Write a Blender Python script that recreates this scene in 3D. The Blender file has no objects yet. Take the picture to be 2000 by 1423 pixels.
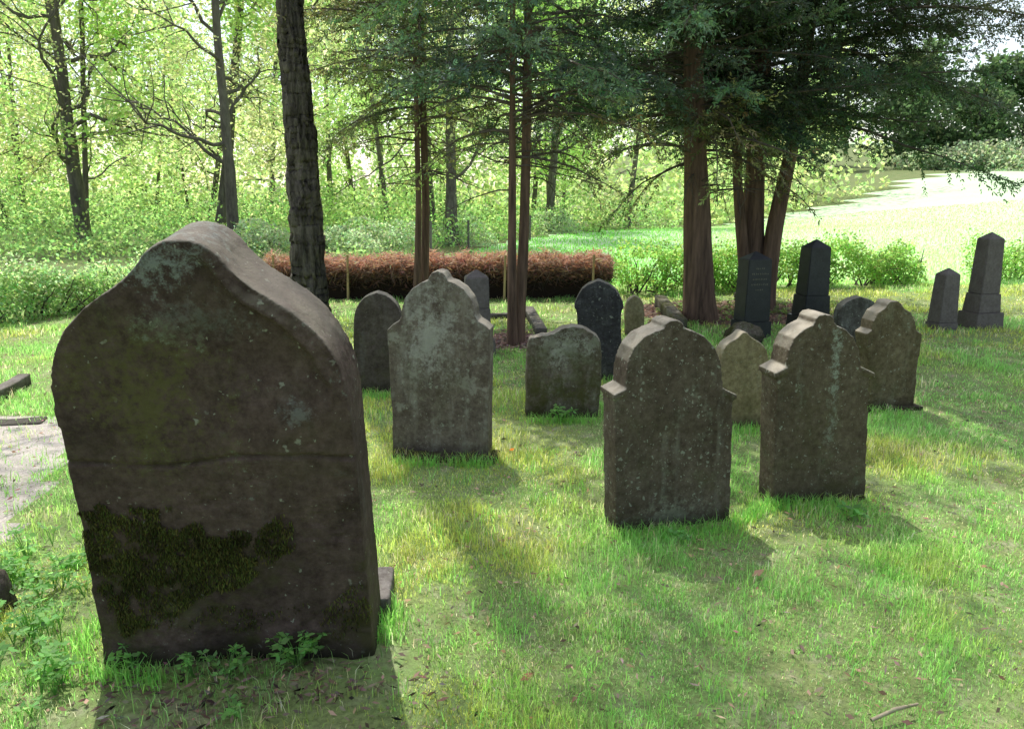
import bpy, bmesh, math
import numpy as np
from mathutils import Vector, Matrix

S = bpy.context.scene
COL = S.collection
F = 1555.6; P = math.radians(13.5); H = 1.7
CP, SP = math.cos(P), math.sin(P)
rng = np.random.default_rng(11)

# ---------------------------------------------------------------- noise / terrain
def _h(ix, iy, iz, seed):
    n = (ix*374761393 + iy*668265263 + iz*2147483647 + seed*1274126177) & 0xffffffff
    n = ((n ^ (n >> 13))*1274126177) & 0xffffffff
    n = n ^ (n >> 16)
    return (n & 0xffff)/65535.0
def vnoise(p, scale=1.0, seed=0):
    q = np.asarray(p, float)*scale
    i = np.floor(q).astype(np.int64); f = q-i; f = f*f*(3-2*f)
    r = 0
    for dx in (0, 1):
        wx = f[:, 0] if dx else 1-f[:, 0]
        for dy in (0, 1):
            wy = f[:, 1] if dy else 1-f[:, 1]
            for dz in (0, 1):
                wz = f[:, 2] if dz else 1-f[:, 2]
                r = r + wx*wy*wz*_h(i[:, 0]+dx, i[:, 1]+dy, i[:, 2]+dz, seed)
    return r
def fbm(p, scale, seed=0, o=4):
    r = 0; a = .5; t = 0
    for k in range(o):
        r = r+a*vnoise(p, scale*2**k, seed+k); t += a; a *= .5
    return r/t
def n2(x, y, s, seed=0):
    x = np.asarray(x, float); y = np.asarray(y, float)
    return fbm(np.stack([x, y, 0*x], 1), s, seed, 3)
def sstep(a, b, x):
    t = np.clip((x-a)/(b-a), 0, 1); return t*t*(3-2*t)
def terr(x, y):
    x = np.atleast_1d(np.asarray(x, float)); y = np.atleast_1d(np.asarray(y, float))
    yy = np.clip(y-12, 0, 90)
    z = yy*(-.035+.06*sstep(5, 45, x))
    z = z+np.clip(y-105, 0, 150)*.06*sstep(10, 60, x)
    z = z+.05*(n2(x, y, .7, 5)-.5)*(1-sstep(12, 20, y))+.35*(n2(x, y, .09, 9)-.5)*sstep(12, 30, y)
    return z
def tz(x, y): return float(terr([x], [y])[0])
def ray(px, py):
    dx = (px-1000)/F; u = (711.5-py)/F
    return Vector((dx, CP+u*SP, -SP+u*CP))
CAM = Vector((0, 0, H))
def G(px, py):
    d = ray(px, py); z = 0
    for _ in range(25):
        t = (z-H)/d.z if d.z < -.001 else 100
        q = CAM+d*t; z = z*.4+.6*tz(q.x, q.y)
    q = CAM+d*((z-H)/d.z); return Vector((q.x, q.y, tz(q.x, q.y)))
def atY(px, py, Y):
    d = ray(px, py); return CAM+d*(Y/d.y)

# ---------------------------------------------------------------- mesh helpers
def mesh(name, parts, mat, parent=None, org=(0, 0, 0), smooth=True):
    org = np.array(org, float)
    Vs = []; loops = []; starts = []; cols = []; off = 0; ls = 0; hascol = any(len(p) > 2 and p[2] is not None for p in parts)
    for p in parts:
        V = np.asarray(p[0], float).reshape(-1, 3); Fa = np.asarray(p[1], np.int64)
        if len(V) == 0 or len(Fa) == 0: continue
        Vs.append(V-org); k = Fa.shape[1]
        loops.append((Fa+off).ravel()); starts.append(ls+np.arange(len(Fa))*k)
        ls += Fa.size; off += len(V)
        if hascol:
            c = p[2] if len(p) > 2 and p[2] is not None else np.ones((len(V), 3))
            c = np.asarray(c, float)
            if c.ndim == 1: c = np.tile(c, (len(V), 1))
            cols.append(c)
    V = np.concatenate(Vs); L = np.concatenate(loops); st = np.concatenate(starts)
    me = bpy.data.meshes.new(name)
    me.vertices.add(len(V)); me.vertices.foreach_set('co', V.astype(np.float32).ravel())
    me.loops.add(len(L)); me.loops.foreach_set('vertex_index', L.astype(np.int32))
    me.polygons.add(len(st)); me.polygons.foreach_set('loop_start', st.astype(np.int32))
    me.update(calc_edges=True)
    if hascol:
        C = np.concatenate(cols); a = me.color_attributes.new('Col', 'FLOAT_COLOR', 'POINT')
        a.data.foreach_set('color', np.concatenate([C, np.ones((len(C), 1))], 1).astype(np.float32).ravel())
    me.polygons.foreach_set('use_smooth', np.full(len(st), smooth))
    me.materials.append(mat)
    o = bpy.data.objects.new(name, me); COL.objects.link(o)
    if parent is not None: o.parent = parent
    else: o.location = org
    return o
def thing(name, loc, label, cat, group=None):
    o = bpy.data.objects.new(name, None); COL.objects.link(o); o.location = loc; o.empty_display_size = .1
    o['label'] = label; o['category'] = cat
    if group: o['group'] = group
    return o
def tag(o, label, cat, group=None, kind=None):
    o['label'] = label; o['category'] = cat
    if group: o['group'] = group
    if kind: o['kind'] = kind
    return o
def nrm(a): return a/np.maximum(np.linalg.norm(a, axis=-1, keepdims=True), 1e-9)
def rhombi(Pc, D, Sd, L, W, C):
    n = len(Pc); L = np.broadcast_to(np.asarray(L, float).reshape(-1, 1), (n, 1)); W = np.broadcast_to(np.asarray(W, float).reshape(-1, 1), (n, 1))
    a = Pc-D*L/2; b = Pc-D*L*.05+Sd*W/2; c = Pc+D*L/2; d = Pc-D*L*.05-Sd*W/2
    V = np.stack([a, b, c, d], 1).reshape(-1, 3)
    C = np.broadcast_to(C, (n, 3))
    return (V, np.arange(4*n).reshape(-1, 4), np.repeat(C, 4, 0))
def rdir(n, zs=1.0, r=rng):
    v = r.normal(size=(n, 3)); v[:, 2] *= zs; return nrm(v)
def leaves(Pc, L, W, C, zs=1.0, r=rng):
    D = rdir(len(Pc), zs, r); Sd = nrm(np.cross(D, rdir(len(Pc), 1, r)))
    return rhombi(Pc, D, Sd, L, W, C)
def tube(pts, rad, n=6, col=None, cap=True):
    pts = np.asarray(pts, float); m = len(pts); rad = np.broadcast_to(np.asarray(rad, float), (m,))
    T = np.gradient(pts, axis=0); T = nrm(T)
    ref = np.array([0.31, .2, 1.0]) if abs(T[0, 2]) < .9 else np.array([1.0, .1, 0])
    U = nrm(np.cross(T, ref)); W = np.cross(T, U)
    a = np.arange(n)*2*math.pi/n
    V = pts[:, None]+rad[:, None, None]*(np.cos(a)[None, :, None]*U[:, None]+np.sin(a)[None, :, None]*W[:, None])
    V = V.reshape(-1, 3); i = np.arange(m-1)[:, None]*n; j = np.arange(n)[None]
    Fq = np.stack([i+j, i+(j+1) % n, i+n+(j+1) % n, i+n+j], -1).reshape(-1, 4)
    return (V, Fq, None if col is None else np.tile(col, (len(V), 1)))
def colvar(n, base, var=.25, hue=.1, r=rng):
    b = np.array(base, float)[None]; k = 1+var*r.normal(size=(n, 1)); h = 1+hue*r.normal(size=(n, 3))
    return np.clip(b*k*h, .004, .9)

# ---------------------------------------------------------------- materials
def newmat(name):
    m = bpy.data.materials.new(name); m.use_nodes = True; nt = m.node_tree; nt.nodes.clear()
    return m, nt, nt.nodes.new('ShaderNodeOutputMaterial')
def N(nt, t, **k):
    n = nt.nodes.new(t)
    for a, b in k.items(): setattr(n, a, b)
    return n
def leafmat(name, trans=.5, tint=(2.0, 2.2, 1.4), rough=.6):
    m, nt, out = newmat(name); L = nt.links.new
    at = N(nt, 'ShaderNodeAttribute', attribute_name='Col')
    mu = N(nt, 'ShaderNodeMix', data_type='RGBA', blend_type='MULTIPLY'); mu.inputs[0].default_value = 1
    L(at.outputs['Color'], mu.inputs[6]); mu.inputs[7].default_value = (*tint, 1)
    d = N(nt, 'ShaderNodeBsdfPrincipled'); d.inputs['Roughness'].default_value = rough; d.inputs['Specular IOR Level'].default_value = .25
    L(at.outputs['Color'], d.inputs['Base Color'])
    t = N(nt, 'ShaderNodeBsdfTranslucent'); L(mu.outputs[2], t.inputs['Color'])
    mx = N(nt, 'ShaderNodeMixShader'); mx.inputs[0].default_value = trans
    L(d.outputs[0], mx.inputs[1]); L(t.outputs[0], mx.inputs[2]); L(mx.outputs[0], out.inputs[0]); return m
def noise(nt, co, scale, detail=4, rough=.6, stretch=None):
    L = nt.links.new
    if stretch:
        mp = N(nt, 'ShaderNodeMapping'); mp.inputs['Scale'].default_value = stretch; L(co, mp.inputs[0]); co = mp.outputs[0]
    n = N(nt, 'ShaderNodeTexNoise'); n.inputs['Scale'].default_value = scale; n.inputs['Detail'].default_value = detail; n.inputs['Roughness'].default_value = rough
    L(co, n.inputs['Vector']); return n.outputs['Fac']
def ramp(nt, fac, a, b, lo=0., hi=1.):
    r = N(nt, 'ShaderNodeMapRange'); r.inputs['From Min'].default_value = a; r.inputs['From Max'].default_value = b
    r.inputs['To Min'].default_value = lo; r.inputs['To Max'].default_value = hi; nt.links.new(fac, r.inputs['Value']); return r.outputs[0]
def mixc(nt, fac, a, b, bt='MIX'):
    m = N(nt, 'ShaderNodeMix', data_type='RGBA', blend_type=bt); L = nt.links.new
    if isinstance(fac, (int, float)): m.inputs[0].default_value = fac
    else: L(fac, m.inputs[0])
    for i, v in ((6, a), (7, b)):
        if isinstance(v, tuple): m.inputs[i].default_value = (*v, 1)
        else: L(v, m.inputs[i])
    return m.outputs[2]
def mathn(nt, op, a, b):
    m = N(nt, 'ShaderNodeMath', operation=op)
    for i, v in ((0, a), (1, b)):
        if isinstance(v, (int, float)): m.inputs[i].default_value = v
        else: nt.links.new(v, m.inputs[i])
    return m.outputs[0]
def stonemat(name, c1, c2, lichen=.3, streak=.3, moss=.3, lc=(.34, .38, .34), seed=0., spots=.3, marks=(), top=.6, tz0=.25):
    m, nt, out = newmat(name); L = nt.links.new
    tc = N(nt, 'ShaderNodeTexCoord'); mp = N(nt, 'ShaderNodeMapping'); mp.inputs['Location'].default_value = (seed, seed*.7, seed*1.3); L(tc.outputs['Object'], mp.inputs[0]); co = mp.outputs[0]
    c = mixc(nt, ramp(nt, noise(nt, co, 4, 8, .7), .36, .64), c1, c2)
    c = mixc(nt, ramp(nt, noise(nt, co, 28, 8, .75), .35, .68), c, mixc(nt, 1., c, (.42, .38, .36), 'MULTIPLY'))
    c = mixc(nt, ramp(nt, noise(nt, co, 90, 3, .7), .55, .75, 0, .4), c, mixc(nt, 1., c, (1.7, 1.7, 1.6), 'MULTIPLY'))
    st = ramp(nt, noise(nt, co, 3, 6, .65, (4, 4, .7)), .62-.25*streak, .78-.1*streak, 0, streak*1.6)
    st = mathn(nt, 'MULTIPLY', st, ramp(nt, noise(nt, co, 22, 5, .7), .35, .6))
    c = mixc(nt, st, c, lc)
    for vs, th, sk in ((30, .30, 1.), (70, .33, .8)):
        v = N(nt, 'ShaderNodeTexVoronoi'); v.inputs['Scale'].default_value = vs
        wv = N(nt, 'ShaderNodeVectorMath', operation='ADD'); nz = N(nt, 'ShaderNodeTexNoise'); nz.inputs['Scale'].default_value = 45; L(co, nz.inputs['Vector'])
        sc = N(nt, 'ShaderNodeVectorMath', operation='SCALE'); sc.inputs['Scale'].default_value = .04; L(nz.outputs['Color'], sc.inputs[0]); L(co, wv.inputs[0]); L(sc.outputs[0], wv.inputs[1]); L(wv.outputs[0], v.inputs['Vector'])
        rs = N(nt, 'ShaderNodeSeparateColor'); L(v.outputs['Color'], rs.inputs[0])
        sp = mathn(nt, 'MULTIPLY', ramp(nt, v.outputs['Distance'], th, th*.6), ramp(nt, rs.outputs[0], 1-spots*.3*sk, 1-spots*.3*sk+.03))
        c = mixc(nt, mathn(nt, 'MULTIPLY', sp, .6), c, (.36, .38, .31))
    ln = mathn(nt, 'MULTIPLY', ramp(nt, noise(nt, co, 9, 8, .75), .62-.2*lichen, .7-.2*lichen), lichen*1.5)
    c = mixc(nt, ln, c, lc)
    for (mx_, mz_, sx_, sz_, col_, k_) in marks:     # local growths: x, z, half sizes
        q = N(nt, 'ShaderNodeMapping'); q.vector_type = 'TEXTURE'; q.inputs['Location'].default_value = (mx_, 0, mz_); q.inputs['Scale'].default_value = (sx_, 100, sz_); L(tc.outputs['Object'], q.inputs[0])
        ln_ = N(nt, 'ShaderNodeVectorMath', operation='LENGTH'); L(q.outputs[0], ln_.inputs[0])
        big = ramp(nt, noise(nt, co, 7, 6, .7), .4, .6, 0, .5); fine = ramp(nt, noise(nt, co, 40, 6, .8), .38, .62, 0, .7)
        f = mathn(nt, 'SUBTRACT', ramp(nt, ln_.outputs['Value'], 1.15, .0), mathn(nt, 'ADD', big, fine))
        c = mixc(nt, ramp(nt, f, -.15, .35, 0, k_), c, col_)
    sx = N(nt, 'ShaderNodeSeparateXYZ'); L(tc.outputs['Object'], sx.inputs[0])
    hm = ramp(nt, sx.outputs['Z'], .05, .7, 1., .25)
    mo = mathn(nt, 'MULTIPLY', ramp(nt, noise(nt, co, 4.5, 7, .7), .55-.12*moss, .66-.1*moss), mathn(nt, 'MULTIPLY', hm, moss*1.4))
    c = mixc(nt, mo, c, (.075, .075, .025))
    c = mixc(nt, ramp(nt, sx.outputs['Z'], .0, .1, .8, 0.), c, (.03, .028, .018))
    # sunlit top rims painted into the colour: upward faces turn pale tan
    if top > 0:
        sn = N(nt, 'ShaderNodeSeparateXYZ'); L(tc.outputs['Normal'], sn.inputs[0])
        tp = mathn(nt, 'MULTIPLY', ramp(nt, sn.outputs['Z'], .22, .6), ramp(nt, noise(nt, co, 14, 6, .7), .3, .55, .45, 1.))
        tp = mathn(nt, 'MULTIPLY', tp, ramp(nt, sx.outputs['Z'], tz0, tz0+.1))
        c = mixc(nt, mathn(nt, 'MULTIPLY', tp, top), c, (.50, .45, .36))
    b = N(nt, 'ShaderNodeBsdfPrincipled'); b.inputs['Roughness'].default_value = .88; b.inputs['Specular IOR Level'].default_value = .15; L(c, b.inputs['Base Color'])
    bu = N(nt, 'ShaderNodeBump'); bu.inputs['Strength'].default_value = .65; bu.inputs['Distance'].default_value = .009
    L(mathn(nt, 'ADD', noise(nt, co, 30, 8, .75), mathn(nt, 'MULTIPLY', noise(nt, co, 120, 4, .7), .4)), bu.inputs['Height'])
    L(bu.outputs[0], b.inputs['Normal']); L(b.outputs[0], out.inputs[0]); return m
def simplemat(name, c1, c2, scale=20, rough=.85, bump=.4, stretch=None, dist=.02, spec=.2):
    m, nt, out = newmat(name); L = nt.links.new
    tc = N(nt, 'ShaderNodeTexCoord'); f = noise(nt, tc.outputs['Object'], scale, 8, .7, stretch)
    g = noise(nt, tc.outputs['Object'], scale*.23, 4, .6, stretch)
    c = mixc(nt, ramp(nt, mathn(nt, 'ADD', mathn(nt, 'MULTIPLY', f, .6), mathn(nt, 'MULTIPLY', g, .4)), .38, .62), c1, c2)
    b = N(nt, 'ShaderNodeBsdfPrincipled'); b.inputs['Roughness'].default_value = rough; b.inputs['Specular IOR Level'].default_value = spec; L(c, b.inputs['Base Color'])
    if bump:
        bu = N(nt, 'ShaderNodeBump'); bu.inputs['Strength'].default_value = bump; bu.inputs['Distance'].default_value = dist
        L(f, bu.inputs['Height']); L(bu.outputs[0], b.inputs['Normal'])
    L(b.outputs[0], out.inputs[0]); return m

M_leaf = leafmat('spring_leaf', .62, (1.95, 1.98, 1.6))
M_con = leafmat('conifer_needle', .36, (2.0, 2.0, 1.2), .5)
M_grass = leafmat('grass_blade', .54, (2.25, 2.2, 1.7), .5)
M_bark = simplemat('rough_bark', (.05, .042, .035), (.28, .245, .205), 26, .95, 1., (1, 1, .3), .10)
M_bark2 = simplemat('grey_bark', (.085, .074, .064), (.21, .185, .155), 12, .95, .8, (1, 1, .3), .04)
M_red = simplemat('conifer_bark', (.085, .055, .042), (.28, .175, .125), 26, .95, .9, (1, 1, .10), .03)
M_twig = simplemat('dead_branch', (.07, .058, .048), (.17, .14, .11), 30, .95, 0)
M_dry = leafmat('dry_brush', .25, (1.5, 1.4, 1.3), .9)
M_wood = simplemat('stake_wood', (.42, .3, .14), (.55, .42, .22), 30, .8, .3, (1, 1, .1))
M_black = simplemat('dark_granite', (.016, .017, .022), (.038, .040, .048), 60, .42, .15, None, .003, .4)
M_grey = simplemat('weathered_granite', (.12, .10, .095), (.2, .175, .165), 40, .7, .4, None, .008)
M_gold = simplemat('faded_lettering', (.17, .16, .12), (.25, .23, .17), 60, .6, 0)
def groundmat(name, cols, s=1.3):
    m, nt, out = newmat(name); L = nt.links.new
    tc = N(nt, 'ShaderNodeTexCoord'); co = tc.outputs['Object']
    c = mixc(nt, ramp(nt, noise(nt, co, s, 6, .65), .4, .6), cols[0], cols[1])
    c = mixc(nt, ramp(nt, noise(nt, co, s*5, 8, .75), .48, .66), c, cols[2])
    c = mixc(nt, ramp(nt, noise(nt, co, s*40, 4, .7), .4, .65), c, cols[3])
    b = N(nt, 'ShaderNodeBsdfPrincipled'); b.inputs['Roughness'].default_value = .95; b.inputs['Specular IOR Level'].default_value = .1; L(c, b.inputs['Base Color'])
    bu = N(nt, 'ShaderNodeBump'); bu.inputs['Strength'].default_value = .8; bu.inputs['Distance'].default_value = .03
    L(noise(nt, co, s*25, 8, .8), bu.inputs['Height']); L(bu.outputs[0], b.inputs['Normal']); L(b.outputs[0], out.inputs[0]); return m
MG = groundmat('lawn_soil', [(.27, .42, .14), (.36, .43, .16), (.52, .50, .34), (.19, .24, .09)])
MM = groundmat('meadow_turf', [(.52, .70, .42), (.58, .72, .48), (.64, .73, .54), (.48, .66, .38)], .25)
MF = groundmat('wood_floor', [(.14, .22, .07), (.24, .27, .11), (.3, .26, .17), (.12, .15, .06)])
MS = groundmat('bark_soil', [(.22, .14, .11), (.30, .20, .16), (.40, .30, .25), (.11, .08, .06)], 3)
MP = groundmat('path_dirt', [(.70, .63, .57), (.74, .68, .63), (.60, .55, .45), (.50, .44, .38)], 2)

# ---------------------------------------------------------------- ground
def edge_x(y):   # east boundary of the wood as x at distance y
    return np.interp(y, [14, 21, 28, 45, 90, 120], [-3.2, -1.6, .2, 12.2, 51, 90])
xs = np.concatenate([-6.3-np.cumsum(.14*1.11**np.arange(44))[::-1], np.arange(-6.3, 9.01, .13), 9-.02+np.cumsum(.14*1.1**np.arange(50))])
ys = np.concatenate([-1-np.cumsum(.2*1.25**np.arange(14))[::-1], np.arange(-1, 13.01, .13), 13+np.cumsum(.14*1.09**np.arange(60))])
X, Y = np.meshgrid(xs, ys, indexing='xy'); Z = terr(X.ravel(), Y.ravel()).reshape(X.shape)
V = np.stack([X, Y, Z], -1).reshape(-1, 3); nx = len(xs)
ii, jj = np.meshgrid(np.arange(len(ys)-1), np.arange(nx-1), indexing='ij')
Fq = np.stack([ii*nx+jj, ii*nx+jj+1, (ii+1)*nx+jj+1, (ii+1)*nx+jj], -1).reshape(-1, 4)
cx = V[Fq, 0].mean(1); cy = V[Fq, 1].mean(1)
bedc = G(1425, 612); cir = G(1005, 664)
def bed_mask(x, y):
    w = .5*(n2(x, y, 2.5, 3)-.5)
    return (((x-bedc.x-.05)/1.25)**2+((y-bedc.y-.15)/1.0)**2+w < 1) | (((x-cir.x)/.42)**2+((y-cir.y+.05)/.40)**2+1.6*w < 1)
def path_mask(x, y):
    w = n2(x, y, 1.5, 7)-.5
    return (x+.25*(y-4)+w*.9 < -2.55) & (y > 3.2+w) & (y < 5.5) & (x > -8)
zb = bed_mask(cx, cy); zp = path_mask(cx, cy)
zm = (cy > 12.6) & (cx > edge_x(cy)) ; zf = (cy > 12.6) & ~zm; zg = ~(zb | zp | zm | zf)
for nm, mk, mt in (('ground', zg, MG), ('soil_bed', zb, MS), ('dirt_path', zp, MP), ('meadow', zm, MM), ('forest_floor', zf, MF)):
    ff = Fq[mk]; u, inv = np.unique(ff, return_inverse=True)
    o = mesh(nm, [(V[u], inv.reshape(-1, 4))], mt); o['kind'] = 'structure'

# ---------------------------------------------------------------- stones
def voxel(bm, size):
    me = bpy.data.meshes.new('tmp'); bmesh.ops.recalc_face_normals(bm, faces=bm.faces); bm.to_mesh(me); bm.free()
    o = bpy.data.objects.new('tmp', me); COL.objects.link(o)
    md = o.modifiers.new('r', 'REMESH'); md.mode = 'VOXEL'; md.voxel_size = size
    bpy.context.view_layer.update(); dg = bpy.context.evaluated_depsgraph_get()
    r = bpy.data.meshes.new_from_object(o.evaluated_get(dg)); bpy.data.objects.remove(o); return r
def prism(bm, pts, y0, y1):
    a = [bm.verts.new((p[0], y0, p[1])) for p in pts]; b = [bm.verts.new((p[0], y1, p[1])) for p in pts]
    bm.faces.new(a); bm.faces.new(b[::-1]); n = len(pts)
    for i in range(n): bm.faces.new((a[i], b[i], b[(i+1) % n], a[(i+1) % n]))
def smoothpts(pts, it=1):
    for _ in range(it):
        q = [pts[0]]
        for a, b in zip(pts, pts[1:]):
            q.append((.75*a[0]+.25*b[0], .75*a[1]+.25*b[1])); q.append((.25*a[0]+.75*b[0], .25*a[1]+.75*b[1]))
        q.append(pts[-1]); pts = q
    return pts
def frame(anchor, yaw, lean):
    return Matrix.Translation(anchor) @ Matrix.Rotation(yaw, 4, 'Z') @ Matrix.Rotation(lean, 4, 'X')
def unproj(Mx, px, py):
    n = Mx.to_3x3() @ Vector((0, 1, 0)); d = ray(px, py); t = (Mx.translation-CAM).dot(n)/d.dot(n)
    q = Mx.inverted() @ (CAM+d*t); return (q.x, q.z)
def stone(name, label, outline, anchor_px, yaw, lean, thick, mat, vox=.009, amp=.003, extra=None, post=None, sm=1, cat='gravestone', group=None, parent=None):
    A = G(*anchor_px); Mx = frame(A, math.radians(yaw), math.radians(lean))
    pts = [unproj(Mx, *p) for p in outline]
    pts = smoothpts(pts, sm)
    pts = [(pts[0][0], -.12)]+pts+[(pts[-1][0], -.12)]
    bm = bmesh.new(); prism(bm, pts, 0, thick)
    if extra: extra(bm, Mx, pts, thick)
    me = voxel(bm, vox); me.name = name
    n = len(me.vertices); co = np.zeros(n*3); me.vertices.foreach_get('co', co); co = co.reshape(-1, 3)
    no = np.zeros(n*3); me.vertices.foreach_get('normal', no); no = no.reshape(-1, 3)
    sd = int(anchor_px[0])
    d = (fbm(co, 7, sd, 3)-.5)*2*amp*1.2+(fbm(co, 34, sd+5, 3)-.5)*2*amp*.8
    co2 = co+no*d[:, None]
    if post: co2 = post(co2, no, pts)
    me.vertices.foreach_set('co', co2.ravel()); me.polygons.foreach_set('use_smooth', np.ones(len(me.polygons), bool)); me.update()
    me.materials.clear(); me.materials.append(mat)
    o = bpy.data.objects.new(name, me); COL.objects.link(o); o.matrix_world = Mx
    if label: tag(o, label, cat, group)
    return o, Mx, pts
def mirror(left, axis_top, axis_bot):
    (xa, ya), (xb, yb) = axis_top, axis_bot
    ax = lambda y: xa+(xb-xa)*(y-ya)/(yb-ya)
    return left+[(2*ax(y)-x, y) for x, y in left[::-1]]

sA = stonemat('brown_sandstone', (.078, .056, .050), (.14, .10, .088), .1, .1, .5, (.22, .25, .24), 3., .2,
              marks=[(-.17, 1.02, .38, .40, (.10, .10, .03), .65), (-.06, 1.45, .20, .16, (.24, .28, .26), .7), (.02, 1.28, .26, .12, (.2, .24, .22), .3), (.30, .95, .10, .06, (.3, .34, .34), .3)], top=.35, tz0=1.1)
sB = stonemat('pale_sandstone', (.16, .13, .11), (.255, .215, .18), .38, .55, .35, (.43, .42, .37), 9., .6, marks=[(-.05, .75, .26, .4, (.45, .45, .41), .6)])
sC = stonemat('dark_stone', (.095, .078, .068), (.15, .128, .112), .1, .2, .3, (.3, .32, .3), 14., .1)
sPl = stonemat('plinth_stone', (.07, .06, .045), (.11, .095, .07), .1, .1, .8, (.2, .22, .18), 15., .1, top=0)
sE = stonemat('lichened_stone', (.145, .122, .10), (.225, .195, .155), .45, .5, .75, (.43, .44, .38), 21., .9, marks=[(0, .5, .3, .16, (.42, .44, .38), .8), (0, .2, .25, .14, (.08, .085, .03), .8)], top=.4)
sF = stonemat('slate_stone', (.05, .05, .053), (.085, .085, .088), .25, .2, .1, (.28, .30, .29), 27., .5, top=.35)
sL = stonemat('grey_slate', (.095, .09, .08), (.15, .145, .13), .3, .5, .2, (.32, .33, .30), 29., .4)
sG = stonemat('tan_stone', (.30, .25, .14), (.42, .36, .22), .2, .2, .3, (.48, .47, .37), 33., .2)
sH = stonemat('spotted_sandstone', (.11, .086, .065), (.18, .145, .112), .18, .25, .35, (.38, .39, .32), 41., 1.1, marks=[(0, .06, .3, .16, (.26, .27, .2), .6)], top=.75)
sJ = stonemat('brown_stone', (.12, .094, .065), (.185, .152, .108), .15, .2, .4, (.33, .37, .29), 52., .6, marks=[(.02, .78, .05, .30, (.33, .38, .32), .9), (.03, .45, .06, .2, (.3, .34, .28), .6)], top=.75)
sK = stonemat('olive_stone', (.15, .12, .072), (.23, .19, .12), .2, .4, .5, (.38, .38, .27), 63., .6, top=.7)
sR = stonemat('kerb_stone', (.2, .18, .16), (.3, .275, .25), .3, .2, .4, (.45, .47, .42), 71., .3, top=0)

outA = [(205, 1300), (186, 1190), (166, 1070), (146, 970), (128, 900), (130, 885), (108, 820), (98, 750), (104, 690), (125, 642), (160, 602), (205, 570), (238, 549), (262, 522), (282, 492), (308, 474), (343, 466),
        (384, 474), (414, 492), (440, 524), (470, 553), (510, 578), (575, 616), (622, 660), (655, 705), (680, 770), (690, 850), (700, 950), (712, 1080), (722, 1180), (730, 1270)]
def postA(co, no, pts):
    x, y, z = co.T; front = (y < .09)*np.clip(1-y/.09, 0, 1)
    P2 = np.array([p for p in pts if p[1] > 0.0])
    d = np.full(len(co), 9.)
    for a, b in zip(P2, P2[1:]):
        ab = b-a; w = np.stack([x, z], 1)-a; t = np.clip((w@ab)/max(ab@ab, 1e-9), 0, 1); d = np.minimum(d, np.linalg.norm(w-t[:, None]*ab, axis=1))
    q = np.stack([x, 0*x, z], 1)
    wob = fbm(q, 5, 77, 4)-.5
    xp = P2[P2[:, 1].argmax()][0]
    k = sstep(xp+.02, xp+.14, x)*sstep(.95, 1.12, z)
    rim = np.clip(1-(d+wob*.08)/(.05), 0, 1)
    co[:, 1] += front*k*rim**.8*.018
    fk = sstep(.055, .066, d+wob*.09)*sstep(.30, .27, d+wob*.3)*k
    co[:, 1] += front*fk*.032
    lay = fbm(np.stack([x*1.2, 0*x, z*3.2], 1), 2.2, 31, 4)
    co[:, 1] += front*(sstep(.50, .53, lay)*.005+sstep(.60, .615, lay)*.006)*sstep(.78, .5, z)
    dish = sstep(.34, .1, np.hypot(x-.08, (z-1.08)*1.4))
    co[:, 1] += front*dish*.014
    zc = .80+.015*np.sin(x*7)+.03*(fbm(np.stack([x, 0*x, 0*x], 1), 6, 3, 3)-.5)
    co[:, 1] += front*.016*sstep(.010, .0, abs(z-zc))*sstep(.3, .55, fbm(np.stack([x, 0*x, 0*x], 1), 4, 13, 3))
    fl = sstep(.25, .05, z+.25*wob)
    co[:, 1] += front*fl*.02*wob*4
    return co
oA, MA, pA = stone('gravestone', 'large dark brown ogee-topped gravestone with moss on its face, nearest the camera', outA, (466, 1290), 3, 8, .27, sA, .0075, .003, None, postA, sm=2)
def in_poly(x, z, poly):
    r = np.zeros(len(x), bool); n = len(poly)
    for i in range(n):
        x1, z1 = poly[i]; x2, z2 = poly[(i+1) % n]
        c = ((z1 > z) != (z2 > z)) & (x < (x2-x1)*(z-z1)/(z2-z1+1e-12)+x1); r ^= c
    return r
M_moss = leafmat('moss', .3, (1.3, 1.3, .8), .8)
mossparts = []
for poly, cnt in (([(148, 1000), (180, 985), (250, 992), (330, 1020), (420, 1030), (475, 1050), (500, 1085), (505, 1120), (470, 1150), (400, 1160), (360, 1185), (330, 1230), (250, 1235), (205, 1200), (180, 1150), (160, 1070)], 16000),
                  ([(500, 1040), (545, 1010), (572, 1035), (565, 1085), (530, 1100), (505, 1080)], 1600), ([(330, 1190), (470, 1195), (600, 1180), (560, 1215), (400, 1235)], 900),
                  ([(640, 1170), (715, 1130), (722, 1225), (600, 1245)], 900)):
    pl = [unproj(MA, *p) for p in poly]; pl = np.array(pl)
    n = cnt*2; x = rng.uniform(pl[:, 0].min()-.03, pl[:, 0].max()+.03, n); z = rng.uniform(pl[:, 1].min()-.04, pl[:, 1].max()+.02, n)
    w = fbm(np.stack([x, 0*x, z], 1), 14, 5, 3)-.5
    ok = in_poly(x+w*.14, z+w*.14, pl) & (fbm(np.stack([x, 0*x, z], 1), 22, 8, 4)+.06*rng.normal(size=n) > .38) & (x > -.44); x = x[ok]; z = z[ok]; n = len(x)
    Pm = np.stack([x, -.003+.005*rng.normal(size=n), z], 1)
    D = nrm(np.stack([.35*rng.normal(size=n), -.25+.25*rng.normal(size=n), -1+.3*rng.normal(size=n)], 1)); Sd = nrm(np.cross(D, rdir(n)))
    c = colvar(n, (.075, .08, .020), .35, .12)*(.3+1.4*fbm(Pm, 12, 9, 3))[:, None]
    mossparts.append(rhombi(Pm, D, Sd, rng.uniform(.008, .024, n), .004, c))
mo = mesh('moss_patch', mossparts, M_moss, parent=oA, smooth=False); mo['label'] = 'thick olive moss hanging on the lower face'

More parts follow.
